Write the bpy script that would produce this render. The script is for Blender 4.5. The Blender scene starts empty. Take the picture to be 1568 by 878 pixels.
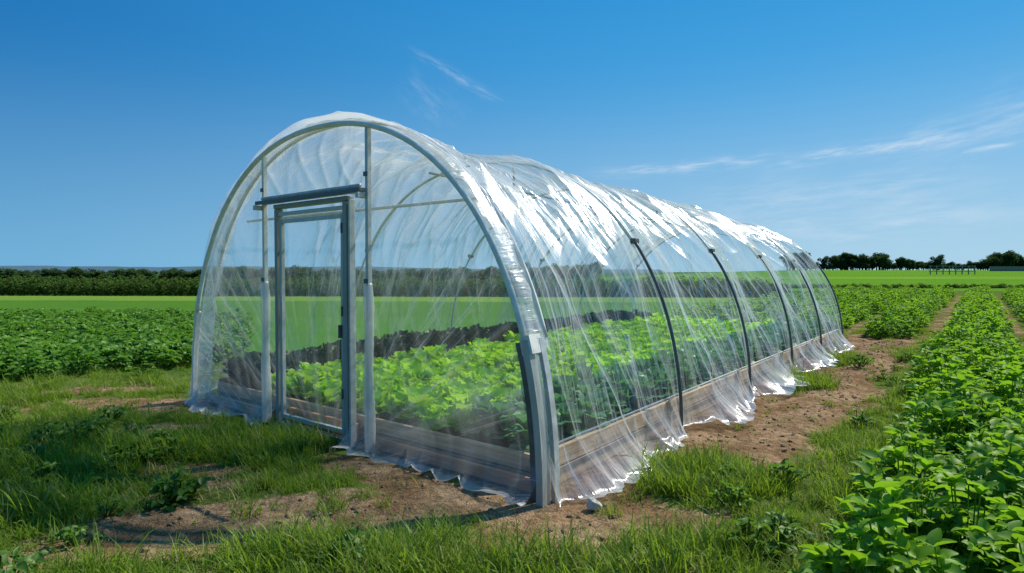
import bpy, math, random
import numpy as np
from mathutils import Vector, Matrix, Euler
random.seed(7); np.random.seed(7); R=random.random
U=random.uniform
sc=bpy.context.scene
sc.view_settings.view_transform='Standard'; sc.view_settings.look='None'; sc.view_settings.exposure=0
# ---------------------------------------------------------------- helpers
def vn(x,y,seed=0):
    x=np.asarray(x,float); y=np.asarray(y,float)
    xi=np.floor(x); yi=np.floor(y); fx=x-xi; fy=y-yi
    fx=fx*fx*(3-2*fx); fy=fy*fy*(3-2*fy)
    def h(a,b):
        v=np.sin(a*127.1+b*311.7+seed*74.7)*43758.5453
        return v-np.floor(v)
    return (h(xi,yi)*(1-fx)+h(xi+1,yi)*fx)*(1-fy)+(h(xi,yi+1)*(1-fx)+h(xi+1,yi+1)*fx)*fy
def fbm(x,y,seed=0,o=4):
    t=0;a=.5;n=0
    for i in range(o):
        t=t+a*vn(np.asarray(x)*2**i,np.asarray(y)*2**i,seed+i*13); n+=a; a*=.5
    return t/n
def ridge(x,y,seed): return 1-np.abs(2*vn(x,y,seed)-1)
def sstep(a,b,x):
    t=np.clip((np.asarray(x,float)-a)/(b-a),0,1); return t*t*(3-2*t)
def make_mesh(name,verts,faces,mat=None,smooth=True):
    me=bpy.data.meshes.new(name)
    me.from_pydata([tuple(v) for v in verts],[],[tuple(f) for f in faces])
    if smooth: me.polygons.foreach_set('use_smooth',[True]*len(me.polygons))
    if mat: me.materials.append(mat)
    me.update(); return me
def add(name,me,parent=None,link=True):
    ob=bpy.data.objects.new(name,me)
    if link: sc.collection.objects.link(ob)
    if parent: ob.parent=parent
    return ob
def grid_mesh(name,P,mat,mask=None,uv=None,attrs=None):
    ny,nx=P.shape[:2]
    idx=np.arange(ny*nx).reshape(ny,nx)
    q=np.stack([idx[:-1,:-1],idx[:-1,1:],idx[1:,1:],idx[1:,:-1]],-1).reshape(-1,4)
    if mask is not None: q=q[mask.reshape(-1)]
    me=bpy.data.meshes.new(name)
    me.vertices.add(ny*nx); me.vertices.foreach_set('co',P.reshape(-1).astype(np.float32))
    me.loops.add(len(q)*4); me.loops.foreach_set('vertex_index',q.reshape(-1).astype(np.int32))
    me.polygons.add(len(q)); me.polygons.foreach_set('loop_start',(np.arange(len(q))*4).astype(np.int32))
    me.update(calc_edges=True)
    me.polygons.foreach_set('use_smooth',np.ones(len(q),bool))
    if uv is not None:
        l=me.uv_layers.new(name='UVMap'); l.data.foreach_set('uv',uv.reshape(-1,2)[q.reshape(-1)].reshape(-1).astype(np.float32))
    for k,v in (attrs or {}).items():
        a=me.attributes.new(k,'FLOAT','POINT'); a.data.foreach_set('value',np.broadcast_to(v,P.shape[:2]).reshape(-1).astype(np.float32))
    me.materials.append(mat); me.update(); return me
# ---------------------------------------------------------------- node helpers
def newmat(name):
    m=bpy.data.materials.new(name); m.use_nodes=True; m.node_tree.nodes.clear(); return m,m.node_tree
class NT:
    def __init__(s,nt): s.nt=nt
    def n(s,t,**k):
        nd=s.nt.nodes.new(t)
        for a,b in k.items(): setattr(nd,a,b)
        return nd
    def l(s,a,b): s.nt.links.new(a,b)
    def val(s,sock,v):
        if isinstance(v,bpy.types.NodeSocket): s.l(v,sock)
        else: sock.default_value=v
    def math(s,op,a,b=0,c=None,clamp=False):
        nd=s.n('ShaderNodeMath',operation=op); nd.use_clamp=clamp
        s.val(nd.inputs[0],a); s.val(nd.inputs[1],b)
        if c is not None: s.val(nd.inputs[2],c)
        return nd.outputs[0]
    def mix(s,f,a,b,mode='MIX'):
        nd=s.n('ShaderNodeMix',data_type='RGBA',blend_type=mode)
        s.val(nd.inputs[0],f)
        s.val(nd.inputs[6],a if isinstance(a,bpy.types.NodeSocket) else (*a,1)); s.val(nd.inputs[7],b if isinstance(b,bpy.types.NodeSocket) else (*b,1))
        return nd.outputs[2]
    def noise(s,vec,scale,detail=4,rough=.5,dist=0):
        nd=s.n('ShaderNodeTexNoise'); nd.inputs['Scale'].default_value=scale; nd.inputs['Detail'].default_value=detail
        nd.inputs['Roughness'].default_value=rough; nd.inputs['Distortion'].default_value=dist
        if vec is not None: s.l(vec,nd.inputs['Vector'])
        return nd.outputs[0]
    def ramp(s,f,lo,hi,a=0,b=1):
        nd=s.n('ShaderNodeMapRange'); nd.interpolation_type='SMOOTHSTEP'; s.val(nd.inputs[0],f)
        for i,v in zip((1,2,3,4),(lo,hi,a,b)): nd.inputs[i].default_value=v
        return nd.outputs[0]
    def mapping(s,vec,loc=(0,0,0),rot=(0,0,0),scale=(1,1,1)):
        nd=s.n('ShaderNodeMapping'); s.l(vec,nd.inputs[0]); nd.inputs[1].default_value=loc; nd.inputs[2].default_value=rot; nd.inputs[3].default_value=scale
        return nd.outputs[0]
def simple_mat(name,col,rough=.5,metal=0,var=.15,nscale=8,bump=.1,bscale=60,stretch=(1,1,1)):
    m,nt=newmat(name); N=NT(nt)
    tc=N.n('ShaderNodeTexCoord').outputs['Object']; mp=N.mapping(tc,scale=stretch)
    a=N.noise(mp,nscale,4,.6)
    c=N.mix(N.ramp(a,.3,.7),tuple(x*(1-var) for x in col),tuple(min(1,x*(1+var)) for x in col))
    p=N.n('ShaderNodeBsdfPrincipled'); N.l(c,p.inputs['Base Color']); p.inputs['Metallic'].default_value=metal
    N.l(N.ramp(a,.3,.7,max(.05,rough-.12),min(1,rough+.12)),p.inputs['Roughness'])
    if bump>0:
        b=N.n('ShaderNodeBump'); b.inputs['Strength'].default_value=bump; b.inputs['Distance'].default_value=.01
        N.l(N.noise(mp,bscale,3),b.inputs['Height']); N.l(b.outputs[0],p.inputs['Normal'])
    o=N.n('ShaderNodeOutputMaterial'); N.l(p.outputs[0],o.inputs[0]); return m
def leaf_mat(name,c1,c2,tcol,tr=.4,rough=.45,gl=.06):
    m,nt=newmat(name); N=NT(nt)
    oi=N.n('ShaderNodeObjectInfo').outputs['Random']
    at=N.n('ShaderNodeAttribute',attribute_name='lv').outputs['Fac']
    f=N.math('ADD',N.math('MULTIPLY',oi,.45),N.math('MULTIPLY',at,.55))
    col=N.mix(f,c1,c2); 
    tcn=N.mix(f,tuple(x*.7 for x in tcol),tuple(x*1.25 for x in tcol))
    p=N.n('ShaderNodeBsdfDiffuse'); N.l(col,p.inputs['Color'])
    t=N.n('ShaderNodeBsdfTranslucent'); N.l(tcn,t.inputs[0])
    mx=N.n('ShaderNodeMixShader'); mx.inputs[0].default_value=tr; N.l(p.outputs[0],mx.inputs[1]); N.l(t.outputs[0],mx.inputs[2])
    out=mx.outputs[0]
    if gl>0:
        g=N.n('ShaderNodeBsdfGlossy'); g.inputs['Roughness'].default_value=rough; g.inputs[0].default_value=(.9,1,.7,1)
        m2=N.n('ShaderNodeMixShader'); m2.inputs[0].default_value=gl; N.l(out,m2.inputs[1]); N.l(g.outputs[0],m2.inputs[2]); out=m2.outputs[0]
    o=N.n('ShaderNodeOutputMaterial'); N.l(out,o.inputs[0]); return m
# ---------------------------------------------------------------- frame of the tunnel
ANG=-math.radians(38.0); CX,CY=-1.81,5.72
ca,sa=math.cos(ANG),math.sin(ANG)
def L2W(s,d): return CX+s*ca-d*sa, CY+s*sa+d*ca
def W2L(x,y):
    rx=x-CX; ry=y-CY; return rx*ca+ry*sa, -rx*sa+ry*ca
# ---------------------------------------------------------------- terrain
def ell(x,y,cx,cy,ax,ay,ang,soft=.35):
    c,s=math.cos(ang),math.sin(ang); dx=x-cx; dy=y-cy
    r=np.sqrt(((dx*c+dy*s)/ax)**2+((-dx*s+dy*c)/ay)**2)
    return 1-sstep(1-soft,1+soft,r)
def dirt(x,y):
    x=np.asarray(x,float); y=np.asarray(y,float)
    s,d=W2L(x,y)
    wob=(fbm(x*.9,y*.9,3)-.5)*.9+(fbm(x*3,y*3,4)-.5)*.3
    t=sstep(2.2,2.7,s+wob*.3)*(1-sstep(3.6,4.1,s+wob))*sstep(-1.6,-.3,d)*(1-sstep(13.5,15,d))
    t=np.maximum(t,.75*(1-sstep(.12,.35,abs(s-3.35-wob*.3)))*sstep(12,13,d)*(1-sstep(45,50,d)))
    for (cs,cd,a,b) in ((3.35,1.1,.42,.75),(3.0,5.8,.25,.75),(3.0,8.9,.25,.9),(3.5,-.9,.35,.4)):
        r=np.sqrt(((s-cs)/a)**2+((d-cd)/b)**2); t=t*(sstep(.7,1.25,r+wob*.6)*.85+.15)
    t=np.maximum(t,.8*(1-sstep(.45,.9,abs(d-12.6+wob)))*sstep(-2.5,-1.5,s)*(1-sstep(3.2,4,s)))
    t=np.maximum(t,ell(x,y+wob*.35,-1.45,3.80,1.4,.42,.2))
    t=np.maximum(t,ell(x,y+wob*.3,-.25,4.05,.85,.32,-.45))
    t=np.maximum(t,ell(x,y+wob*.3,-.9,4.55,.95,.25,-.66))
    t=np.maximum(t,.9*ell(x,y+wob*.4,-4.3,7.15,1.3,.35,-.2))
    t=np.maximum(t,.9*ell(x,y+wob*.4,-2.55,4.8,.55,.2,0))
    t=np.maximum(t,.7*ell(x,y+wob*.4,-5.6,8.0,1.0,.3,.3))
    t=np.maximum(t,.8*ell(x,y,-3.6,6.0,.6,.25,0))
    t=np.maximum(t,.75*ell(x,y+wob*.3,-6.5,6.9,1.2,.25,.1))
    t=np.maximum(t,.8*ell(x,y+wob*.3,-2.7,3.2,.45,.2,.2))
    t=np.maximum(t,.5*sstep(.57,.70,fbm(x*.9+4,y*1.3,33))*(np.hypot(x,y)<11)*(s<4))
    t=np.maximum(t,(np.abs(s)<2.62)*(d>0)*(d<11.1)*1.0)
    k=((s-4.9)/1.75); fr=np.abs(k-np.round(k))*1.75
    rows=.5*sstep(.5,.8,fr)*sstep(5.0,5.6,s)*(1-sstep(45,50,d))*(d>-6)
    rows=np.maximum(rows, .5*sstep(.4,.7,fr)*(s<5)*(s>-3)*sstep(13,14,d)*(1-sstep(45,50,d)))
    t=np.maximum(t,rows)
    return np.clip(t,0,1)
def gz(x,y):
    x=np.asarray(x,float); y=np.asarray(y,float)
    s,d=W2L(x,y)
    z=(fbm(x*.8,y*.8,21)-.5)*.07+(fbm(x*5,y*5,22,3)-.5)*.045
    near=1-sstep(20,60,np.hypot(x,y))
    flat=(sstep(2.5,3.3,np.abs(s))+sstep(.1,.9,-d)+sstep(11.2,12,d)).clip(0,1)
    z=z*near*(.15+.85*flat)
    z=z-.045*(np.exp(-((s-3.0)/.16)**2)+np.exp(-((s-3.75)/.14)**2))*sstep(1.5,3,d)*near*(1-sstep(14,16,d))
    rt=x/np.maximum(y,1)
    z=z+2.4*sstep(60,270,y)*sstep(.15,.5,rt)-3.0*sstep(55,170,y)*(1-sstep(-.1,.25,rt))
    return z
def axis(c,A,mx,n):
    t=np.linspace(-1,1,n); return c+A*np.sinh(t*math.asinh(mx/A))
xs=axis(-.5,3,2500,720); ys=axis(4.5,3,3500,800); ys=ys[ys>-60]
X,Y=np.meshgrid(xs,ys)
Z=gz(X,Y)
D=dirt(X,Y)
s_,d_=W2L(X,Y)
base=np.zeros(X.shape+(4,)); base[...,3]=1
def setc(m,c):
    for i in range(3): base[...,i]=base[...,i]*(1-m)+c[i]*m
setc(1.0,(.13,.18,.035))
left=(s_<3).astype(float)
n1=fbm(X*.05,Y*.2,40)
yw=Y+ .06*X
m=left*sstep(8.5,9.5,yw)*(Y<21)*(X<-.45*Y); setc(m,(.06,.13,.02))
m=left*(s_<-2.6)*(yw>8.5)*(Y<21)*(X>=-.45*Y); setc(m,(.10,.26,.03))
m=left*((yw>19.7)&(yw<20.5))*(X<-.45*Y); setc(m,(.02,.03,.01))
m=left*((yw>=20.5)&(yw<37)); setc(m,(.10,.245,.03))
m=left*((yw>=32)&(yw<38.3))*1.0; setc(m,(.21,.36,.05))
m=left*(yw>=38.5); setc(m,(.07,.13,.03))
m=left*(yw>=70); setc(m,(.10,.2,.04))
rr=((Y>50)&(X/np.maximum(Y,1)>.15)).astype(float)
setc(rr,(.14,.31,.025))
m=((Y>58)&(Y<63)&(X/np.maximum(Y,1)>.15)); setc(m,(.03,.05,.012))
m=((Y>110)&(Y<126)&(X/np.maximum(Y,1)>.15)); setc(m,(.2,.36,.035))
m=((Y>250)); setc(m,(.08,.15,.04))
base[...,:3]*=(.85+.3*n1)[...,None]
gm,nt=newmat('ground_mat'); N=NT(nt)
pos=N.n('ShaderNodeNewGeometry').outputs['Position']
bc=N.n('ShaderNodeAttribute',attribute_name='base').outputs['Color']
dt=N.n('ShaderNodeAttribute',attribute_name='dirt').outputs['Fac']
nA=N.noise(pos,1.6,4,.6); nB=N.noise(pos,14,4,.65); nC=N.noise(pos,70,2,.6)
f=N.math('ADD',dt,N.math('ADD',N.math('MULTIPLY',N.math('SUBTRACT',nA,.5),.9),N.math('MULTIPLY',N.math('SUBTRACT',nB,.5),.9)))
f=N.ramp(f,.30,.6)
soil=N.mix(N.ramp(nA,.35,.65),(.23,.13,.062),(.45,.295,.165)); soil=N.mix(N.ramp(nB,.35,.62),N.mix(.6,soil,(.08,.045,.022)),soil)
soil=N.mix(N.ramp(nC,.55,.75,0,.5),soil,(.5,.38,.25))
gr=N.mix(N.ramp(nB,.3,.7),N.mix(.35,bc,(.03,.05,.012)),bc)
gr=N.mix(N.ramp(nA,.5,.75,0,.25),gr,(.22,.22,.07))
col=N.mix(f,gr,soil)
p=N.n('ShaderNodeBsdfDiffuse'); N.l(col,p.inputs['Color'])
b=N.n('ShaderNodeBump'); b.inputs['Strength'].default_value=1.0; b.inputs['Distance'].default_value=.05
h=N.math('ADD',N.math('MULTIPLY',nB,.8),N.math('MULTIPLY',nC,.35)); N.l(h,b.inputs['Height']); N.l(b.outputs[0],p.inputs['Normal'])
o=N.n('ShaderNodeOutputMaterial'); N.l(p.outputs[0],o.inputs[0])
me=grid_mesh('ground',np.stack([X,Y,Z],-1),gm,attrs={'dirt':D})
a=me.attributes.new('base','FLOAT_COLOR','POINT'); a.data.foreach_set('color',base.reshape(-1).astype(np.float32))
add('ground',me)
# ---------------------------------------------------------------- materials
M_metal=simple_mat('galvanised_metal',(.56,.57,.53),.45,.25,.15,12,.05,80)
M_dark=simple_mat('dark_metal',(.13,.14,.14),.45,.3,.2,10,.08,80)
M_frame=simple_mat('frame_paint',(.32,.34,.30),.5,.1,.15,10,.08,70,(1,1,.2))
M_post=simple_mat('post_paint',(.50,.50,.43),.5,.05,.15,10,.08,70,(1,1,.2))
M_white=simple_mat('cream_tube',(.82,.79,.68),.5,0,.10,10,.1,60)
M_wood=simple_mat('weathered_wood',(.58,.39,.22),.75,0,.3,5,.5,40,(.3,.3,6))
M_plank=simple_mat('brown_plank',(.60,.28,.12),.7,0,.25,5,.4,40,(.4,.4,5))
M_soil=simple_mat('bed_soil',(.05,.035,.02),.95,0,.4,12,1,60)
M_rock=simple_mat('pale_rock',(.62,.58,.52),.8,0,.15,8,.6,25)
def film_mat(name,basef=.07,fres=.6,streak=.35,gl=.35,tint=(.97,.985,.99),rough=.22,pw=3.0):
    """thin wrinkled polythene: vertex attribute 'milk' = crumpled / doubled film"""
    m,nt=newmat(name); N=NT(nt)
    uv=N.n('ShaderNodeUVMap').outputs[0]
    mk=N.n('ShaderNodeAttribute',attribute_name='milk').outputs['Fac']
    s1=N.noise(N.mapping(uv,rot=(0,0,.35),scale=(15,.55,1)),1,4,.68,.3)
    s3=N.noise(N.mapping(uv,rot=(0,0,-.3),scale=(26,.9,1)),1,3,.62,.3)
    st=N.math('ADD',N.ramp(s1,.56,.66),N.ramp(s3,.59,.70,0,.8),clamp=True)
    st=N.math('MULTIPLY',st,N.ramp(N.noise(uv,.9,2),.3,.65,.25,1))
    bp=N.n('ShaderNodeBump'); bp.inputs['Strength'].default_value=.6; bp.inputs['Distance'].default_value=.028
    N.l(N.math('ADD',s1,s3),bp.inputs['Height'])
    lw=N.n('ShaderNodeLayerWeight'); lw.inputs['Blend'].default_value=.5
    N.l(bp.outputs[0],lw.inputs['Normal'])
    fc=N.math('POWER',lw.outputs['Facing'],pw)
    fac=N.math('ADD',N.math('ADD',mk,basef),N.math('ADD',N.math('MULTIPLY',fc,fres),N.math('MULTIPLY',st,streak)),clamp=True)
    fac=N.math('MINIMUM',fac,.92)
    d=N.n('ShaderNodeBsdfDiffuse'); d.inputs[0].default_value=(.93,.92,.89,1); N.l(bp.outputs[0],d.inputs['Normal'])
    t=N.n('ShaderNodeBsdfTranslucent'); t.inputs[0].default_value=(.93,.92,.89,1)
    m1=N.n('ShaderNodeMixShader'); m1.inputs[0].default_value=.5; N.l(d.outputs[0],m1.inputs[1]); N.l(t.outputs[0],m1.inputs[2])
    g=N.n('ShaderNodeBsdfGlossy'); g.inputs[0].default_value=(1,1,1,1); g.inputs['Roughness'].default_value=rough; N.l(bp.outputs[0],g.inputs['Normal'])
    m2=N.n('ShaderNodeMixShader'); m2.inputs[0].default_value=gl; N.l(m1.outputs[0],m2.inputs[1]); N.l(g.outputs[0],m2.inputs[2])
    tr=N.n('ShaderNodeBsdfTransparent'); tr.inputs[0].default_value=(*tint,1)
    m3=N.n('ShaderNodeMixShader'); N.l(fac,m3.inputs[0]); N.l(tr.outputs[0],m3.inputs[1]); N.l(m2.outputs[0],m3.inputs[2])
    o=N.n('ShaderNodeOutputMaterial'); N.l(m3.outputs[0],o.inputs[0]); return m
M_film=film_mat('polythene_film',.055,.60,.46,.33,rough=.24)
M_ffilm=film_mat('front_film',.055,.4,.26,.25,rough=.28)
M_dfilm=film_mat('door_film',.02,.3,.09,.25)
M_band=film_mat('film_band',.42,.4,.45,.15,rough=.35)
M_gath=film_mat('gathered_film',.45,.3,.3,.2,rough=.35)
# ---------------------------------------------------------------- greenhouse
WID,HGT,NEXP=2.6,2.96,2.22
def hs(d): return 1-.095*np.clip(np.asarray(d,float)/11.1,0,1)
gh=bpy.data.objects.new('polytunnel_greenhouse',None); sc.collection.objects.link(gh)
gh.location=(CX,CY,0); gh.rotation_euler=(0,0,ANG)
ph=np.linspace(math.pi,0,2001)
ps=WID*np.sign(np.cos(ph))*np.abs(np.cos(ph))**(2/NEXP); pv=HGT*np.abs(np.sin(ph))**(2/NEXP)
arc=np.concatenate([[0],np.cumsum(np.hypot(np.diff(ps),np.diff(pv)))]); AL=arc[-1]
def prof(L): return np.interp(L,arc,ps),np.interp(L,arc,pv)
def pnorm(L):
    a=prof(np.clip(L-.03,0,AL)); b=prof(np.clip(L+.03,0,AL)); tx=b[0]-a[0]; tv=b[1]-a[1]; l=np.hypot(tx,tv); return -tv/l,tx/l
def Vtop(s): return HGT*(1-np.clip(np.abs(s)/WID,0,1)**NEXP)**(1/NEXP)
HO=[0,2.25,4.5,6.7,8.9,11.1]
def hoopdist(d): return np.min(np.abs(np.asarray(d)[...,None]-np.array(HO)),-1)
nd_,nl_=900,380
dd=np.linspace(-.07,11.16,nd_); LL=np.linspace(0,AL,nl_)
Dg,Lg=np.meshgrid(dd,LL)
s0,v0=prof(Lg); ns,nv=pnorm(Lg)
hd=hoopdist(Dg); bay=np.clip(hd/1.12,0,1)
Lc=Lg-AL/2
wrap=(vn(Dg*.7,Lg*.5,5)-.5)*1.2
sg=np.sign(Lc)
ac=Dg-.33*np.abs(Lc)+wrap*.35; al=np.abs(Lc)+.3*Dg
r1=ridge(ac*3.4,al*.45,61); r2=ridge(ac*8+al*.8,al*.7,62)
ac2=Dg+.45*np.abs(Lc)+wrap*.2; r3=ridge(ac2*2.6,al*.45,63)
r4=ridge(ac*5.5+.6*np.sin(al*2.2),al*1.1,64)
amp=sstep(0,.30,hd+.05)
roof=sstep(.9,2.2,v0)
off=.026-.19*np.sin(bay*math.pi/2)**2*sstep(.2,1.4,v0)*(.6+.6*vn(Dg*.5,Lg*.4,60))
off+=amp*(.050*r1**2+.016*r2**2+.038*r3**2-.03)+amp*roof*(.036*r4**3+.026*r1**2+.014*r2**3)
off+=.02*vn(Dg*1.2,Lg*1.1,66)
off+=.07*np.exp(-((Dg+.03)/.07)**2)*vn(Dg*3,Lg*2.2,71)*sstep(1.2,2.4,v0)
low=np.clip(1-v0/.42,0,1)
gather=1-.7*np.exp(-(hd/.2)**2)
flare=low**1.8*(.06+.34*vn(Dg*1.25+3,Lg*0,80)+.17*(vn(Dg*6,Lg*1.5,81)-.5)+.09*vn(Dg*14,Lg*6,88))*gather
low2=np.clip(1-v0/1.1,0,1)
flare+=low2*.08*(vn(Dg*4.2,Lg*.7,82)-.35)*gather*amp
S=s0+ns*off+sg*flare; V=(v0+nv*off)*hs(Dg)
zz=.012+.09*ridge(Dg*3.2+Lg,Lg*3,83)**3+.03*vn(Dg*12,Lg*12,87)
V=np.maximum(V,zz)
tie=np.exp(-(hd/.06)**2)
milk=.52*low**1.4*(.1+1.2*fbm(Dg*3,Lg*3,84))+.16*tie+.36*sstep(1.6,2.8,v0)*(.25+1.1*fbm(Dg*1.1,Lg*1.5,85))+.15*r1**7+.12*r3**7+.16*roof*r4**6
film=grid_mesh('film_cover',np.stack([S,Dg,V],-1),M_film,uv=np.stack([Dg,np.abs(Lc)],-1),attrs={'milk':milk})
add('film_cover',film,gh)
bd=np.linspace(-.085,.16,16); Dg2,Lg2=np.meshgrid(bd,np.linspace(.0,AL,600))
s1,v1=prof(Lg2); n1s,n1v=pnorm(Lg2)
o2=.036+.022*vn(Dg2*10,Lg2*5,90)+.014*vn(Dg2*25,Lg2*14,91)-.02*(np.abs((Dg2-.035)/.122))**3
add('front_film_band',grid_mesh('front_film_band',np.stack([s1+n1s*o2,Dg2+.02*vn(Lg2*4,Lg2*0,92),np.maximum(v1+n1v*o2,.02)],-1),M_band,mask=((v1[:-1,:-1]>1.05)|(s1[:-1,:-1]<0)),uv=np.stack([Lg2*.6,Dg2*3],-1),attrs={'milk':.25*vn(Lg2*6,Dg2*20,93)}),gh)
def front_panel(name,sl,sr,vb,mat,dpos,skirt,seed,vt=None,vs=1):
    ns_=max(12,int((sr-sl)/.012)); 
    if sl<-2.5 or sr>2.5:
        t=np.linspace(0,1,ns_)
        if sr>2.5: cs=sl+(sr-sl)*np.sin(t*math.pi/2)
        else: cs=sr+(sl-sr)*np.sin((1-t)*math.pi/2)
    else: cs=np.linspace(sl,sr,ns_)
    tv=np.linspace(0,1,180)
    Sg,T=np.meshgrid(cs,tv)
    top=Vtop(Sg)*vs if vt is None else np.full(Sg.shape,vt)
    Vg=vb+(np.maximum(top,vb+.001)-vb)*T
    fan=np.arctan2(Sg-.1,Vg+.3)*3
    a1=ridge(fan*4,np.hypot(Sg,Vg)*.6,seed); a2=ridge(Sg*7+Vg*2.2,Vg*.8,seed+1)
    w=a1**2*.03+a2**2*.014
    dep=dpos-w*np.sin(np.clip(T,0,1)*math.pi)**.5
    milk=.14*a1**7+.10*a2**7
    if skirt:
        lw=np.clip(1-Vg/.34,0,1)
        dep=dep-lw**1.7*(.06+.22*vn(Sg*1.6,Vg*0,seed+2)+.12*vn(Sg*8,Vg*2,seed+3))
        milk=milk+.20*lw*(.2+vn(Sg*5,Vg*4,seed+5))+.25*(Vg<.06)
        Vg=np.maximum(Vg,.012+.06*ridge(Sg*4,Vg*0,seed+4)**3)
    add(name,grid_mesh(name,np.stack([Sg,dep,Vg],-1),mat,uv=np.stack([fan*.9,np.hypot(Sg,Vg)],-1),attrs={'milk':milk}),gh)
front_panel('front_film_east',.5,2.598,0,M_ffilm,-.01,True,101)
front_panel('front_film_west',-2.598,-.71,0,M_ffilm,-.01,True,111)
front_panel('front_film_transom',-.71,.5,2.31,M_ffilm,-.01,False,121)
front_panel('back_film_east',0,2.598,0,M_dfilm,11.12,False,131,vs=.905)
front_panel('back_film_west',-2.598,0,0,M_dfilm,11.12,False,141,vs=.905)
def tube(name,pts,r,mat,up=(0,1,0),ns=10,scl=(1,1),parent=gh,taper=None):
    pts=[Vector(p) for p in pts]; vs=[];fs=[]
    for i,p in enumerate(pts):
        t=(pts[min(i+1,len(pts)-1)]-pts[max(i-1,0)]).normalized()
        u=Vector(up); 
        if abs(t.dot(u))>.95: u=Vector((1,0,0))
        n=t.cross(u).normalized(); b=n.cross(t).normalized()
        rr=r*(taper[i] if taper else 1)
        for k in range(ns):
            a=2*math.pi*(k+.5)/ns; vs.append(p+n*math.cos(a)*rr*scl[0]+b*math.sin(a)*rr*scl[1])
    for i in range(len(pts)-1):
        for k in range(ns):
            k2=(k+1)%ns; fs.append((i*ns+k,i*ns+k2,(i+1)*ns+k2,(i+1)*ns+k))
    fs.append(tuple(range(ns))[::-1]); fs.append(tuple((len(pts)-1)*ns+k for k in range(ns)))
    ob=add(name,make_mesh(name,vs,fs,mat,ns>4),parent); return ob
def hoop_pts(d,off,l0,l1,n=70):
    L=np.linspace(l0,l1,n); a,b=prof(L); c,e=pnorm(L); return [(a[i]+c[i]*off,d,(b[i]+e[i]*off)*float(hs(d))) for i in range(n)]
def box(name,x0,x1,y0,y1,z0,z1,mat,bev=.006,parent=gh):
    vs=[(x,y,z) for x in (x0,x1) for y in (y0,y1) for z in (z0,z1)]
    fs=[(0,1,3,2),(4,6,7,5),(0,4,5,1),(2,3,7,6),(0,2,6,4),(1,5,7,3)]
    ob=add(name,make_mesh(name,vs,fs,mat,False),parent)
    if bev: 
        md=ob.modifiers.new('b','BEVEL'); md.width=bev; md.segments=2
    return ob
Lsh=float(np.interp(1.92,pv[:1001],arc[:1001]))
Lfr=float(np.interp(1.12,pv[:1001],arc[:1001]))
tube('front_hoop_tube',hoop_pts(-.065,.0,Lfr,AL-Lfr),.024,M_white,ns=12)
tube('front_hoop_inner',hoop_pts(.12,.05,Lfr,AL-Lfr),.018,M_white,ns=12)
tube('front_hoop_west_leg',hoop_pts(-.05,.0,0,Lfr,24),.036,M_white,ns=4,scl=(.8,1.1))
tube('front_post_east',hoop_pts(-.05,.01,AL-Lfr,AL-.0,24),.070,M_post,ns=4,scl=(.55,.95))
tube('front_post_east_flange',hoop_pts(.05,.045,AL-Lfr,AL-.0,24),.05,M_metal,ns=4,scl=(.5,.85))
tube('front_post_east_inner',hoop_pts(-.03,-.07,AL-Lfr,AL-.0,24),.035,M_dark,ns=4)
tube('hoop_connector',hoop_pts(-.02,.015,AL-Lfr-.03,AL-Lfr+.10,6),.085,M_white,ns=4,scl=(.75,1.1))
for i,d in enumerate(HO[1:]):
    tube(f'hoop_{i+1}_crown',hoop_pts(d,.045,Lsh,AL-Lsh),.019,M_white,ns=10)
    tube(f'hoop_{i+1}_leg_east',hoop_pts(d,.062,AL-Lsh,AL-.02,30),.017,M_dark,ns=10)
    tube(f'hoop_{i+1}_leg_west',hoop_pts(d,.062,.02,Lsh,30),.014,M_metal,ns=10)
    for L in (Lsh,AL-Lsh):
        a,b=prof(L); c,e=pnorm(L)
        x=float(a+c*.065); z=float(b+e*.065)*float(hs(d))
        box(f'hoop_{i+1}_clamp_{"w" if x<0 else "e"}',x-.03,x+.03,d-.05,d+.05,z-.028,z+.028,M_dark,.01)
    if i in (0,1,2,3):
        zt=2.93*float(hs(d+.6))
        tube(f'vent_pin_{i}',[(.1,d+.6,zt-.2),(.1,d+.6,zt+.15)],.016,M_dark,up=(1,0,0))
        tube(f'vent_pin_cap_{i}',[(.1,d+.6,zt+.152),(.1,d+.6,zt+.175)],.026,M_metal,up=(1,0,0))
L=AL*.67; a,b=prof(L); c,e=pnorm(L)
tube('purlin',[(float(a-c*.16),.1,float(b-e*.18)),(float(a-c*.16),11.1,float(b-e*.18)*.905)],.010,M_metal,up=(0,0,1))
tube('tie_bar',[(-1.9,.28,2.2),(1.9,.28,2.2)],.015,M_white,up=(0,0,1))
for nm,s in (('west',-.94),('east',.75)):
    top=float(Vtop(s))-.02
    box(f'front_stud_{nm}',s-.018,s+.018,-.075,-.03,.02,top,M_metal if nm=='east' else M_white,.004)
    pts=[(s+.008*math.sin(z*7),-.055,z) for z in np.linspace(.03,1.5,60)]
    tp=[1+.12*math.sin(z*5)+.1*random.random()-.3*sstep(1.35,1.5,z) for z in np.linspace(.03,1.5,60)]
    t=tube(f'gathered_film_{nm}',pts,.043,M_gath,up=(0,1,0),ns=14,taper=[float(q) for q in tp])
    for z in (1.52,2.45):
        box(f'stud_clip_{nm}_{int(z*100)}',s-.027,s+.027,-.088,-.076,z-.02,z+.02,M_dark,.004)
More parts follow.
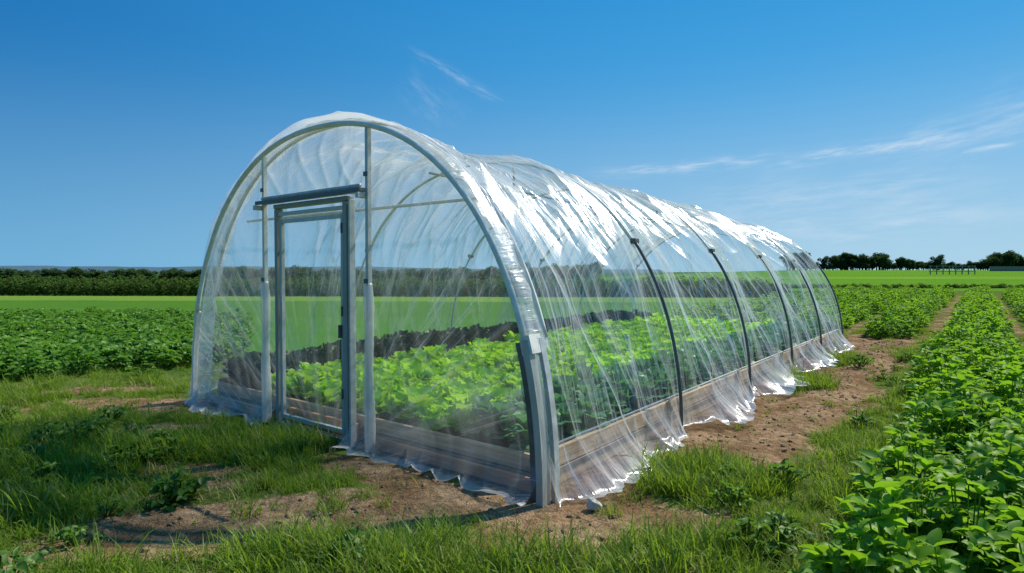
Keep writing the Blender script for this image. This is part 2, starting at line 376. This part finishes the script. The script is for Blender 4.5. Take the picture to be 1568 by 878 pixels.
# door
dl,dr=-.71,.50
box('door_jamb_west',dl+.01,dl+.055,-.09,-.01,.02,2.235,M_frame)
box('door_jamb_east',dr-.06,dr-.008,-.10,-.01,.02,2.235,M_frame)
box('door_jamb_east_strip',dr+.004,dr+.026,-.085,-.02,.02,2.25,M_metal,.003)
box('door_head',dl+.003,dr-.003,-.094,-.013,2.238,2.28,M_frame)
box('door_hood',-.97,.74,-.14,-.03,2.30,2.33,M_frame)
box('door_hood_lip',-.95,.73,-.155,-.143,2.288,2.325,M_dark,.003)
tube('door_hood_roll',[(-.9,-.1,2.353),(.70,-.1,2.353)],.017,M_metal,up=(0,0,1))
for x in (-.965,.725): box('hood_bracket',x-.018,x+.018,-.16,-.02,2.24,2.287,M_metal,.004)
a,b=dl+.075,dr-.08
box('door_stile_west',a,a+.04,-.075,-.035,.12,2.13,M_post,.004)
box('door_stile_east',b-.04,b,-.075,-.035,.12,2.13,M_post,.004)
box('door_rail_top',a+.042,b-.042,-.073,-.037,2.09,2.128,M_metal,.004)
box('door_rail_upper',dl+.057,dr-.062,-.08,-.03,2.165,2.20,M_metal,.004)
box('door_rail_bottom',a+.042,b-.042,-.073,-.037,.12,.16,M_metal,.004)
box('door_threshold',dl+.057,dr-.062,-.085,-.015,.015,.075,M_frame,.004)
box('door_handle',b-.033,b-.017,-.115,-.077,1.0,1.12,M_dark,.006)
for z in (.45,1.2,1.95): box('door_hinge',dr-.075,dr-.062,-.11,-.075,z,z+.09,M_dark,.003)
front_panel('door_film',a+.04,b-.04,.16,M_dfilm,-.05,False,151,vt=2.095)
# raised bed
box('bed_board_front',-2.38,2.42,.13,.17,.0,.115,M_wood); box('bed_board_front_upper',-2.38,2.42,.125,.165,.125,.255,M_wood)
box('door_plank',dl+.06,dr-.06,.03,.07,.03,.20,M_plank)
for sd_,nm in ((-1,'west'),(1,'east')):
    for k in range(5):
        y0=.18+k*2.18; x=2.46*sd_
        box(f'bed_board_{nm}_{k}',x-.02,x+.02,y0,y0+2.165,.0,.125,M_wood)
        box(f'bed_board_{nm}_{k}_upper',x-.022,x+.018,y0,y0+2.165,.135,.28,M_wood)
        if sd_>0: box(f'bed_stake_{nm}_{k}',x+.022,x+.055,y0-.03,y0+.03,0,.33,M_wood)
    tube(f'base_rail_{nm}',[(2.56*sd_,.05,.36),(2.56*sd_,11.1,.36)],.009,M_white,up=(0,0,1))
box('front_base_board_east',.80,2.52,.03,.06,.02,.12,M_plank)
box('front_base_board_west',-2.5,-.99,.03,.06,.02,.12,M_wood)
gx,gy=np.meshgrid(np.linspace(-2.43,2.43,120),np.linspace(.18,10.95,260))
gzz=.165+.05*np.cos(gx*2*math.pi/.42)*.4+.05*fbm(gx*5,gy*5,7)+.10*(1-sstep(-1.95,-1.7,gx))*sstep(-2.43,-2.3,gx)
add('bed_soil',grid_mesh('bed_soil',np.stack([gx,gy,gzz],-1),M_soil),gh)
# ---------------------------------------------------------------- plant prototypes
class Geo:
    def __init__(s): s.v=[];s.f=[];s.lv=[]
    def addgrid(s,pts,ny,nx,lv):
        o=len(s.v); s.v+=pts; s.lv+=[lv]*len(pts)
        for j in range(ny-1):
            for i in range(nx-1):
                s.f.append((o+j*nx+i,o+j*nx+i+1,o+(j+1)*nx+i+1,o+(j+1)*nx+i))
    def obj(s,name,mat):
        me=make_mesh(name,s.v,s.f,mat); a=me.attributes.new('lv','FLOAT','POINT'); a.data.foreach_set('value',s.lv)
        return bpy.data.objects.new(name,me)
def leaf(g,p,az,el,L,W,droop=.5,fold=.25,shape=1,ny=5,nx=3,ruf=0,lv=None,roll=0):
    if lv is None: lv=R()
    pts=[]; pos=Vector(p); step=L/(ny-1); ph=R()*6
    for j in range(ny):
        t=j/(ny-1); e=el-droop*t
        dirv=Vector((math.cos(az)*math.cos(e),math.sin(az)*math.cos(e),math.sin(e)))
        side=Vector((-math.sin(az),math.cos(az),0)); up=side.cross(dirv)*-1
        if up.z<0 and e<1.5: up=-up
        if roll: side=(side*math.cos(roll)+up*math.sin(roll)); up=dirv.cross(side)
        if shape==1: w=W*(math.sin(math.pi*min(1,(t*.86+.06))**.72))
        elif shape==2: w=W*(.25+.85*math.sin(math.pi*.5*min(1,t*1.15)))*(1 if t<.8 else .82)
        else: w=W*(1-t)**.7
        w*=.5
        for i in range(nx):
            u=(i/(nx-1))*2-1
            z=fold*w*abs(u)
            if ruf: z+=ruf*math.sin(ph+t*11+u*3)*abs(u)**1.5+ruf*.5*math.sin(ph*2+t*5)
            pts.append(tuple(pos+side*(u*w)+up*z))
        pos=pos+dirv*step
    g.addgrid(pts,ny,nx,lv)
def stem(g,p,q,r,lv=.3):
    p=Vector(p);q=Vector(q); o=len(g.v)
    t=(q-p).normalized(); a=t.cross(Vector((.3,.8,.1))).normalized(); b=t.cross(a)
    for c in (p,q):
        for k in range(3): g.v.append(tuple(c+(a*math.cos(k*2.09)+b*math.sin(k*2.09))*r)); g.lv.append(lv)
    for k in range(3): g.f.append((o+k,o+(k+1)%3,o+3+(k+1)%3,o+3+k))
def leafy(name,mat,n=26,H=.42,Rad=.27,LL=.12,up=0):
    g=Geo()
    for i in range(n):
        az=R()*6.283; q=math.sqrt(R()); hz=H*(1-.55*q*q)*U(.45,1.05)
        if i<5: q*=.4; hz=H*U(.9,1.2)
        p=Vector((math.cos(az)*Rad*q,math.sin(az)*Rad*q,hz)); 
        stem(g,(p.x*.25,p.y*.25,0),p,.004)
        a0=az+U(-.6,.6); e=U(-.1,.8)+up; l=LL*U(.65,1.2); lv=R()*.6+.4*(hz/H)
        for k,da in ((0,0),(1,1.25),(2,-1.25)):
            leaf(g,p,a0+da,e*U(.5,1.2),l*(1 if k==0 else .85),l*.60,droop=U(.3,1.4),fold=U(.2,.7),lv=min(1,lv),ny=5,nx=3,roll=U(-.6,.6))
    return g.obj(name,mat)
def rosette(name,mat,rings,ruf=.012,W=.75,fold=.25):
    g=Geo()
    for (n,L,el,dr,h) in rings:
        a0=R()*6
        for i in range(n):
            l=L*U(.75,1.2)
            leaf(g,(U(-.02,.02),U(-.02,.02),h),a0+i*6.283/n+U(-.3,.3),el+U(-.2,.2),l,l*W,droop=dr*U(.6,1.3),fold=fold,shape=2,ny=6,nx=5,ruf=ruf,lv=min(1,max(0,.2+.55*el/1.4+U(-.25,.25))))
    return g.obj(name,mat)
def tuft(name,mat,n=46,H=.16,Rad=.09,tw=1.0):
    g=Geo()
    for i in range(n):
        a=R()*6.283; r=Rad*math.sqrt(R()); l=H*U(.4,1.35)
        leaf(g,(math.cos(a)*r,math.sin(a)*r,-.01),R()*6.283,U(.65,1.5),l,.0075*U(.6,1.4)*tw,droop=U(.2,1.7),fold=.3,shape=3,ny=4,nx=2)
    return g.obj(name,mat)
C=[0]
def coll(objs):
    c=bpy.data.collections.new(f'proto_{C[0]}'); C[0]+=1
    for o in objs: c.objects.link(o)
    return c
def scatter(name,P,rot,scl,protos):
    P=np.array(P,float); n=len(P)
    me=bpy.data.meshes.new(name); me.vertices.add(n); me.vertices.foreach_set('co',P.reshape(-1).astype(np.float32))
    a=me.attributes.new('rot','FLOAT_VECTOR','POINT'); a.data.foreach_set('vector',np.array(rot,np.float32).reshape(-1))
    a=me.attributes.new('scl','FLOAT_VECTOR','POINT'); a.data.foreach_set('vector',np.array(scl,np.float32).reshape(-1))
    a=me.attributes.new('pid','INT','POINT'); a.data.foreach_set('value',np.random.randint(0,len(protos),n).astype(np.int32))
    ob=add(name,me)
    ng=bpy.data.node_groups.new(name+'_gn','GeometryNodeTree')
    ng.interface.new_socket('Geometry',in_out='INPUT',socket_type='NodeSocketGeometry'); ng.interface.new_socket('Geometry',in_out='OUTPUT',socket_type='NodeSocketGeometry')
    gi=ng.nodes.new('NodeGroupInput'); go=ng.nodes.new('NodeGroupOutput')
    ip=ng.nodes.new('GeometryNodeInstanceOnPoints'); ci=ng.nodes.new('GeometryNodeCollectionInfo')
    ci.inputs['Collection'].default_value=coll(protos); ci.inputs['Separate Children'].default_value=True; ci.inputs['Reset Children'].default_value=True
    def na(nm,t):
        k=ng.nodes.new('GeometryNodeInputNamedAttribute'); k.data_type=t; k.inputs['Name'].default_value=nm; return k.outputs['Attribute']
    er=ng.nodes.new('FunctionNodeEulerToRotation'); L=ng.links.new
    L(na('rot','FLOAT_VECTOR'),er.inputs[0]); L(gi.outputs[0],ip.inputs['Points']); L(ci.outputs[0],ip.inputs['Instance'])
    ip.inputs['Pick Instance'].default_value=True; L(na('pid','INT'),ip.inputs['Instance Index'])
    L(er.outputs[0],ip.inputs['Rotation']); L(na('scl','FLOAT_VECTOR'),ip.inputs['Scale']); L(ip.outputs[0],go.inputs[0])
    md=ob.modifiers.new('scatter','NODES'); md.node_group=ng
    return ob
def rs(n,tilt=.15): return np.stack([np.random.uniform(-tilt,tilt,n),np.random.uniform(-tilt,tilt,n),np.random.uniform(0,6.283,n)],-1)
def ss(n,a,b,zs=1): 
    s=np.random.uniform(a,b,n); return np.stack([s,s,s*zs*np.random.uniform(.85,1.15,n)],-1)
def onground(xy,dz=0): xy=np.array(xy); return np.column_stack([xy,gz(xy[:,0],xy[:,1])+dz])
G_crop=leaf_mat('crop_leaf',(.06,.16,.014),(.17,.34,.025),(.31,.57,.02),.45,.5,.03)
G_crop2=leaf_mat('low_crop_leaf',(.05,.15,.02),(.13,.28,.03),(.20,.43,.03),.4,.5,.03)
G_weed=leaf_mat('weed_leaf',(.035,.10,.014),(.10,.21,.025),(.17,.34,.02),.4,.5,.03)
G_dark=leaf_mat('dark_crop_leaf',(.05,.09,.02),(.12,.19,.04),(.14,.24,.04),.3,.6,0)
G_let=leaf_mat('lettuce_leaf',(.20,.46,.01),(.40,.70,.02),(.58,.90,.02),.5,.45,.03)
G_red=leaf_mat('dark_lettuce_leaf',(.012,.032,.016),(.03,.075,.03),(.03,.06,.02),.25,.45,.04)
G_kale=leaf_mat('cabbage_leaf',(.07,.19,.08),(.15,.35,.16),(.16,.42,.10),.3,.42,.05)
G_grass=leaf_mat('grass_blade',(.07,.14,.012),(.22,.32,.035),(.32,.48,.025),.42,.5,.02)
G_dry=leaf_mat('dry_grass_blade',(.34,.32,.12),(.5,.44,.2),(.45,.42,.16),.3,.6,0)
lets=[rosette(f'let{i}',G_let,[(8,.17,.45,.5,.02),(9,.17,.85,.6,.04),(8,.15,1.15,.5,.07),(5,.11,1.4,.3,.09)],.013,.8) for i in range(5)]
reds=[rosette(f'red{i}',G_red,[(9,.15,.4,.5,.02),(10,.16,.8,.6,.05),(9,.14,1.1,.5,.08),(5,.1,1.4,.3,.1)],.02,.8) for i in range(4)]
kals=[rosette(f'kal{i}',G_kale,[(8,.20,.5,.9,.05),(8,.19,.9,.9,.1),(6,.14,1.25,.6,.15)],.008,.8,.1) for i in range(4)]
def bed(name,rows,step,protos,a,b,zs=1,jit=.04,z0=.19):
    P=[]
    for s in rows:
        d=.34+R()*.06
        while d<10.85:
            x,y=L2W(s+U(-jit,jit),d+U(-jit,jit)); P.append((x,y,z0+U(-.02,.03))); d+=step
    scatter(name,P,rs(len(P),.2),ss(len(P),a,b,zs),protos)
bed('green_lettuce',[-1.42,-1.16,-.9,-.6,-.3,0.,.3,.6,.9,1.2,1.47],.19,lets,.85,1.2,1.25)
bed('dark_lettuce',[-2.3,-2.12,-1.94,-1.74],.16,reds,.95,1.25,1.25,.05,.27)
bed('cabbage_plant',[1.74,1.96,2.2],.23,kals,.85,1.1,1.25)
crop=[leafy(f'crop{i}',G_crop,38,.46,.27,.10,.2) for i in range(5)]
P=[]
def rowpts(s,d0,d1,step,js=.14):
    d=d0
    while d<d1:
        P.append(L2W(s+U(-js,js),d)); d+=step*U(.7,1.3)
for s in (4.62,4.95,5.25): rowpts(s,-4.5,48,.24,.12)
for k in range(1,14):
    for o in (-.3,.1,.4): rowpts(4.95+1.75*k+o,-2,47,.36+.01*k)
for k in range(-4,0):
    for o in (-.3,0,.3): rowpts(4.95+1.75*k+o,13.6,47,.42)
P=[p for p in P if p[1]>1.0 and not (p[0]**2+p[1]**2<1.9**2)]
n=len(P); scatter('crop_rows',onground(P),rs(n,.3),ss(n,.6,1.2,.98),crop)
low=[leafy(f'low{i}',G_crop2,22,.24,.22,.085) for i in range(4)]
P=[]
for i in range(9500):
    x=U(-26,0); y=U(5.5,20.3)
    s,d=W2L(x,y)
    if s>-3.3 or x>-.45*y: continue
    if y<8.6+.85*(x+7.2)*(1 if x>-7.2 else .25)+float(vn(x*1.5,y,8)-.5): continue
    if y+.06*x>19.4: continue
    if abs((s*1.3)%1-.5)<.12 and R()<.7: continue
    P.append((x,y))
n=len(P); scatter('low_crop_field',onground(P),rs(n,.3),ss(n,.8,1.35,1),low)
drk=[leafy(f'drk{i}',G_dark,40,.5,.3,.13) for i in range(3)]
P=[]
for r in range(7):
    y0=38.6+r*1.1
    for i in range(190):
        x=-62+i*.42+U(-.1,.1); P.append((x,y0-.06*x+U(-.2,.2)))
n=len(P); scatter('tall_crop_field',onground(P),rs(n,.1),ss(n,.9,1.25,1.6),drk)
P=[]
for i in range(260):
    x=20+i*.3; 
    P.append((x,59+U(0,2.5)))
n=len(P); scatter('field_edge_hedge',onground(P),rs(n,.1),ss(n,.9,1.4,.5),drk)
# grass
gts=[tuft(f'gr{i}',G_grass,50,U(.11,.18),.10) for i in range(7)]+[tuft('grdry',G_dry,22,.13,.1)]
cand=np.random.uniform((-14,1.2),(12,16),(60000,2))
s,d=W2L(cand[:,0],cand[:,1]); dist=np.hypot(cand[:,0],cand[:,1])
den=(1-dirt(cand[:,0],cand[:,1])*1.3).clip(0,1)*(.2+1.1*sstep(.36,.58,fbm(cand[:,0]*1.5,cand[:,1]*1.5,31)))
den+=.03
den*=np.where(dist<6,1,np.where(dist<10,.75,.5))
out=~((np.abs(s)<2.85)&(d>-.2)&(d<11.3))
lf=~((s<-3.3)&(cand[:,1]>9.0+.85*(cand[:,0]+7.2)*np.where(cand[:,0]>-7.2,1,.25)))
vis=np.abs(cand[:,0])<cand[:,1]*.95+.8
k=out&lf&vis&(np.random.rand(len(cand))<den)&(s<11)
P=cand[k]; n=len(P); sca=ss(n,.45,1.15,1); hv=(.3+1.4*fbm(P[:,0]*1.3,P[:,1]*1.3,77)); sca*=hv[:,None]
scatter('grass',onground(P),rs(n,.2),sca,gts)
P=[]
def clump(cx,cy,rx,ry,n):
    for i in range(n):
        a=R()*6.283; q=math.sqrt(R()); P.append((cx+math.cos(a)*rx*q,cy+math.sin(a)*ry*q))
x,y=L2W(3.35,1.05); clump(x,y,.5,.42,90)
x,y=L2W(3.0,5.8); clump(x,y,.4,.4,60)
x,y=L2W(3.0,8.9); clump(x,y,.5,.5,60)
clump(-.2,3.05,.9,.25,110); clump(-.9,3.15,.6,.25,70); clump(-2.6,5.3,.9,.4,100); clump(-3.6,5.0,1.0,.5,110); clump(-2.2,2.95,.3,.2,30); clump(.9,3.2,.5,.3,50)
clump(-3.1,3.9,.3,.3,40); clump(-1.9,5.35,.3,.12,20)
n=len(P); scatter('tall_grass',onground(P),rs(n,.15),ss(n,.8,1.6,1.15),gts)
wd=[leafy(f'wd{i}',G_weed,20,.12,.15,.055) for i in range(4)]
P=[]
for i in range(1900):
    x=U(-8,8); y=U(2.6,11); s,d=W2L(x,y)
    if abs(s)<3.0 and d>-.35: continue
    if s>4.1: continue
    w=.06+(1.0 if (x<-2.3 and y<6.5) else 0)*float(sstep(.4,.55,vn(x*1.6,y*1.6,44)))+(.2 if s>3.3 else 0)
    if R()<w*float(1-dirt(x,y)*.95): P.append((x,y))
n=len(P); scatter('weed_patch',onground(P),rs(n,.3),ss(n,.6,1.4),wd)
# sprouts and straw on the soil
str_=[tuft(f'straw{i}',G_dry,9,.05,.09,.6) for i in range(2)]+[tuft(f'sprout{i}',G_grass,8,.05,.04,.8) for i in range(2)]
cand=np.random.uniform((-5,2.8),(8,12),(9000,2)); s,d=W2L(cand[:,0],cand[:,1])
k=(np.random.rand(9000)<.55*(dirt(cand[:,0],cand[:,1])>.35))&~((np.abs(s)<2.85)&(d>-.15))&(s<4.2)
P=cand[k]; n=len(P); scatter('straw_litter',onground(P,.002),rs(n,.5),ss(n,.4,1.2,.7),str_)
# soil clods
bpy.ops.mesh.primitive_ico_sphere_add(subdivisions=2,radius=1); ic=bpy.context.object
def rockmesh(name,mat,seed):
    vs=[]
    for v in ic.data.vertices:
        c=v.co; q=.75+.5*float(vn(c.x*1.7+seed*5,c.y*1.7+c.z*2.3,seed)); vs.append((c.x*q,c.y*q*.8,c.z*q*.6))
    return make_mesh(name,vs,[tuple(p.vertices) for p in ic.data.polygons],mat,False)
M_clod=simple_mat('soil_clod',(.26,.16,.085),.95,0,.3,2,0,10)
cl=[bpy.data.objects.new(f'clod{i}',rockmesh(f'clod{i}',M_clod,i+1)) for i in range(3)]
cand=np.random.uniform((-6,2.6),(9,14),(36000,2)); s,d=W2L(cand[:,0],cand[:,1])
k=(np.random.rand(36000)<dirt(cand[:,0],cand[:,1])-.25)&~((np.abs(s)<2.8)&(d>-.1))
P=cand[k]; n=len(P); sz=.004+.028*np.random.rand(n)**5; scatter('soil_clods',onground(P,.001),rs(n,1),np.stack([sz,sz,sz],-1),cl)
rk=add('white_rock',rockmesh('white_rock',M_rock,9)); rk.location=(.555,3.98,.035+float(gz(.555,3.98))); rk.scale=(.062,.055,.075); rk.rotation_euler=(.2,.5,.6)
bpy.data.objects.remove(ic)
# ---------------------------------------------------------------- distant trees
M_bark=simple_mat('bark',(.09,.065,.045),.9)
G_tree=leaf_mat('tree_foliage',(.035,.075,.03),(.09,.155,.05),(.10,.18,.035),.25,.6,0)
def tree(name,H=7,W=2.6,n=1900):
    cl=[(0,0,H*.62,W*.6),(0,0,H*.34,W*.55)]+[(U(-1,1)*W*.6,U(-1,1)*W*.6,H*U(.26,.85),W*U(.3,.5)) for _ in range(10)]
    g=Geo()
    for i in range(n):
        c=random.choice(cl); v=Vector((random.gauss(0,1),random.gauss(0,1),random.gauss(0,1))).normalized()*c[3]*U(.55,1.08)
        v.z*=.85
        p=Vector(c[:3])+v
        if p.z<H*.06: continue
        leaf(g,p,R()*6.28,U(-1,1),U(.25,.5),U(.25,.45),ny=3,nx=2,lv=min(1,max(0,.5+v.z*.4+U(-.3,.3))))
    f0=len(g.f)
    def limb(p,q,r0,r1):
        p=Vector(p);q=Vector(q);t=(q-p).normalized();a=t.cross(Vector((.2,.9,.1))).normalized();b=t.cross(a);o=len(g.v)
        for c,r in ((p,r0),(q,r1)):
            for k in range(6): g.v.append(tuple(c+(a*math.cos(k*1.047)+b*math.sin(k*1.047))*r)); g.lv.append(.3)
        for k in range(6): g.f.append((o+k,o+(k+1)%6,o+6+(k+1)%6,o+6+k))
    limb((0,0,-.3),(0,0,H*.45),.25,.15)
    for c in cl: limb((0,0,H*.2),(c[0]+.01,c[1],c[2]),.12,.04)
    ob=g.obj(name,G_tree); ob.data.materials.append(M_bark)
    for i in range(f0,len(ob.data.polygons)): ob.data.polygons[i].material_index=1
    return ob
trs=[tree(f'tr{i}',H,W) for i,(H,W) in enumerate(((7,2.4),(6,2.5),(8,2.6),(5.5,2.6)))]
P=[];Sx=[]
for i in range(480):
    x=-260+i*.62+U(-.5,.5); y=195+U(0,16)
    if x>30: break
    P.append((x,y)); h=.58+.42*float(fbm(x*.05,0,91))+U(-.08,.16); Sx.append((h*1.25,h*1.25,h))
for i in range(90):
    x=U(-190,0); P.append((x,U(140,175))); k=U(.35,.6); Sx.append((k*1.2,k*1.2,k))
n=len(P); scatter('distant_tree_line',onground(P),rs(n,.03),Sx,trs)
P=[];Sx=[]
for i in range(170):
    px=1205+i*2.5+U(-2,2); z=255+U(-8,10)
    x=(px-784)/915*z
    k=float(fbm(px*.03,3,92)); 
    h=.48+.70*float(sstep(.35,.7,k))+U(-.1,.14)
    P.append((x,z)); Sx.append((h*1.1,h*1.1,h*.98))
for px,h in ((1290,1.0),(1262,.9),(1327,.9),(1335,.85),(1378,.85),(1392,.9),(1430,1.05),(1436,1.0),(1350,.9),(1560,.95),(1275,.95)):
    P.append(((px-784)/915*250,250)); Sx.append((h,h,h))
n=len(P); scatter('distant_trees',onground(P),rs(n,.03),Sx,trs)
# hills
M_hill=simple_mat('hazy_hill',(.06,.12,.15),1,0,.1,.01,0)  # bluish base colour has the aerial haze of distance painted in
hx=np.linspace(-2200,400,160); prof_h=9+20*fbm(hx*.004,0*hx,95)*sstep(0,900,-hx+200)
rows_=[np.stack([hx,np.full_like(hx,1500+r*120.),np.where(r==0,-6,prof_h*min(1,r*.8+.1))*np.ones_like(hx)],-1) for r in (0,1,2)]
add('hills',grid_mesh('hills',np.stack(rows_),M_hill))
# far fence
fe=bpy.data.objects.new('field_fence',None); sc.collection.objects.link(fe); fe.location=(105,150,float(gz(105,150)))
M_fence=simple_mat('fence_wood',(.22,.20,.17),.8)
for i in range(8): box(f'post_{i}',i*1.6-.09,i*1.6+.09,-.09,.09,-.1,2.3,M_fence,0,fe)
for j,z in enumerate((.8,1.5,2.1)): box(f'rail_{j}',-.3,11.5,.095,.15,z-.07,z+.07,M_fence,0,fe)
wl=bpy.data.objects.new('stone_field_wall',None); sc.collection.objects.link(wl); wl.location=(170,205,float(gz(170,205)))
box('wall',-6,12,-.3,.3,0,1.5,M_fence,0,wl); box('coping',-6.1,12.1,-.4,.4,1.503,1.65,M_fence,0,wl)
# ---------------------------------------------------------------- camera
cam=bpy.data.cameras.new('Camera'); co=bpy.data.objects.new('Camera',cam); sc.collection.objects.link(co); sc.camera=co
cam.lens=21.0; cam.sensor_width=36; cam.clip_end=8000; cam.clip_start=.05
co.location=(0,0,1.6); co.rotation_euler=(math.radians(90-1.4),0,0)
# ---------------------------------------------------------------- light
AZ,EL=math.radians(58),math.radians(48)
sd=Vector((math.sin(AZ)*math.cos(EL),math.cos(AZ)*math.cos(EL),math.sin(EL)))
sl=bpy.data.lights.new('sun','SUN'); so=bpy.data.objects.new('sun',sl); sc.collection.objects.link(so)
sl.energy=5.0; sl.angle=math.radians(.53); sl.color=(1,.955,.87)
so.rotation_euler=(-sd).to_track_quat('-Z','Y').to_euler(); so.location=(20,10,30)
w=bpy.data.worlds.new('World'); sc.world=w; w.use_nodes=True; nt=w.node_tree; nt.nodes.clear(); N=NT(nt)
sk=N.n('ShaderNodeTexSky',sky_type='NISHITA'); sk.sun_disc=False; sk.sun_elevation=EL; sk.sun_rotation=AZ
sk.air_density=1.0; sk.dust_density=.3; sk.ozone_density=1.5
tc=N.n('ShaderNodeTexCoord').outputs['Generated']
sp=N.n('ShaderNodeSeparateXYZ'); N.l(tc,sp.inputs[0])
az=N.math('MULTIPLY',N.math('ARCTAN2',sp.outputs[0],sp.outputs[1]),57.2958); el=N.math('MULTIPLY',N.math('ARCSINE',sp.outputs[2]),57.2958)
sunv=N.n('ShaderNodeVectorMath',operation='DOT_PRODUCT'); N.l(tc,sunv.inputs[0]); sunv.inputs[1].default_value=tuple(sd)
side=N.ramp(sunv.outputs['Value'],-.2,.9)
S=1/.085
def sky(c): return tuple(x*S for x in c)
lo=N.mix(side,sky((.15,.43,.70)),sky((.44,.68,.84)))
md_=N.mix(side,sky((.001,.16,.47)),sky((.08,.41,.79)))
hi=N.mix(side,sky((.0,.08,.33)),sky((.004,.26,.67)))
c1=N.mix(N.math('POWER',N.ramp(el,0,20),.7),lo,md_); c2=N.mix(N.ramp(el,10,34),c1,hi)
skc=N.mix(.96,sk.outputs[0],c2)
cb=N.n('ShaderNodeCombineXYZ'); N.l(az,cb.inputs[0]); N.l(el,cb.inputs[1])
tot=None
def streak(a0,e0,a1,e1,wd,st,seed,fs=(.12,.9)):
    global tot
    L=math.hypot(a1-a0,e1-e0); c,s=(a1-a0)/L,(e1-e0)/L
    da=N.math('SUBTRACT',az,a0); de=N.math('SUBTRACT',el,e0)
    u=N.math('ADD',N.math('MULTIPLY',da,c),N.math('MULTIPLY',de,s)); v=N.math('SUBTRACT',N.math('MULTIPLY',de,c),N.math('MULTIPLY',da,s))
    cc=N.n('ShaderNodeCombineXYZ'); N.l(u,cc.inputs[0]); N.l(v,cc.inputs[1]); cc.inputs[2].default_value=seed*7.3
    n1=N.noise(N.mapping(cc.outputs[0],scale=(fs[0]*2,fs[0]*2,1)),1,3)
    v2=N.math('ADD',v,N.math('MULTIPLY',N.math('SUBTRACT',n1,.5),wd*3))
    g=N.math('EXPONENT',N.math('MULTIPLY',N.math('POWER',N.math('ABSOLUTE',N.math('DIVIDE',v2,wd)),1.6),-1))
    ends=N.math('MULTIPLY',N.ramp(u,-.5,L*.3),N.ramp(u,L*.65,L+1,1,0))
    fib=N.ramp(N.noise(N.mapping(cc.outputs[0],rot=(0,0,.08),scale=(fs[0]*3,fs[1]*3,1)),1,5,.65),.3,.78)
    r=N.math('MULTIPLY',N.math('MULTIPLY',g,ends),N.math('MULTIPLY',fib,st))
    tot=r if tot is None else N.math('ADD',tot,r)
streak(-10.3,20.3,-.8,15.8,.32,.34,1,(.2,1.2))
streak(-10.5,17.5,-5,13.8,1.4,.14,2,(.2,.6))
streak(6,9.0,26,10.1,.40,.6,3)
streak(22,9.2,40.5,10.6,.50,.7,4)
streak(37,9.1,40,9.4,.15,.6,5)
streak(14,5.5,41,7.0,1.6,.36,6,(.08,.5))
streak(30,9.0,48,13,1.4,.32,7,(.08,.5))
streak(18,3.2,44,4.5,1.3,.38,8,(.08,.5))
tot=N.math('MINIMUM',tot,.8)
cl=N.mix(tot,skc,(8.5,9.6,10.8))
bg=N.n('ShaderNodeBackground'); N.l(cl,bg.inputs[0]); bg.inputs[1].default_value=.085
o=N.n('ShaderNodeOutputWorld'); N.l(bg.outputs[0],o.inputs[0])
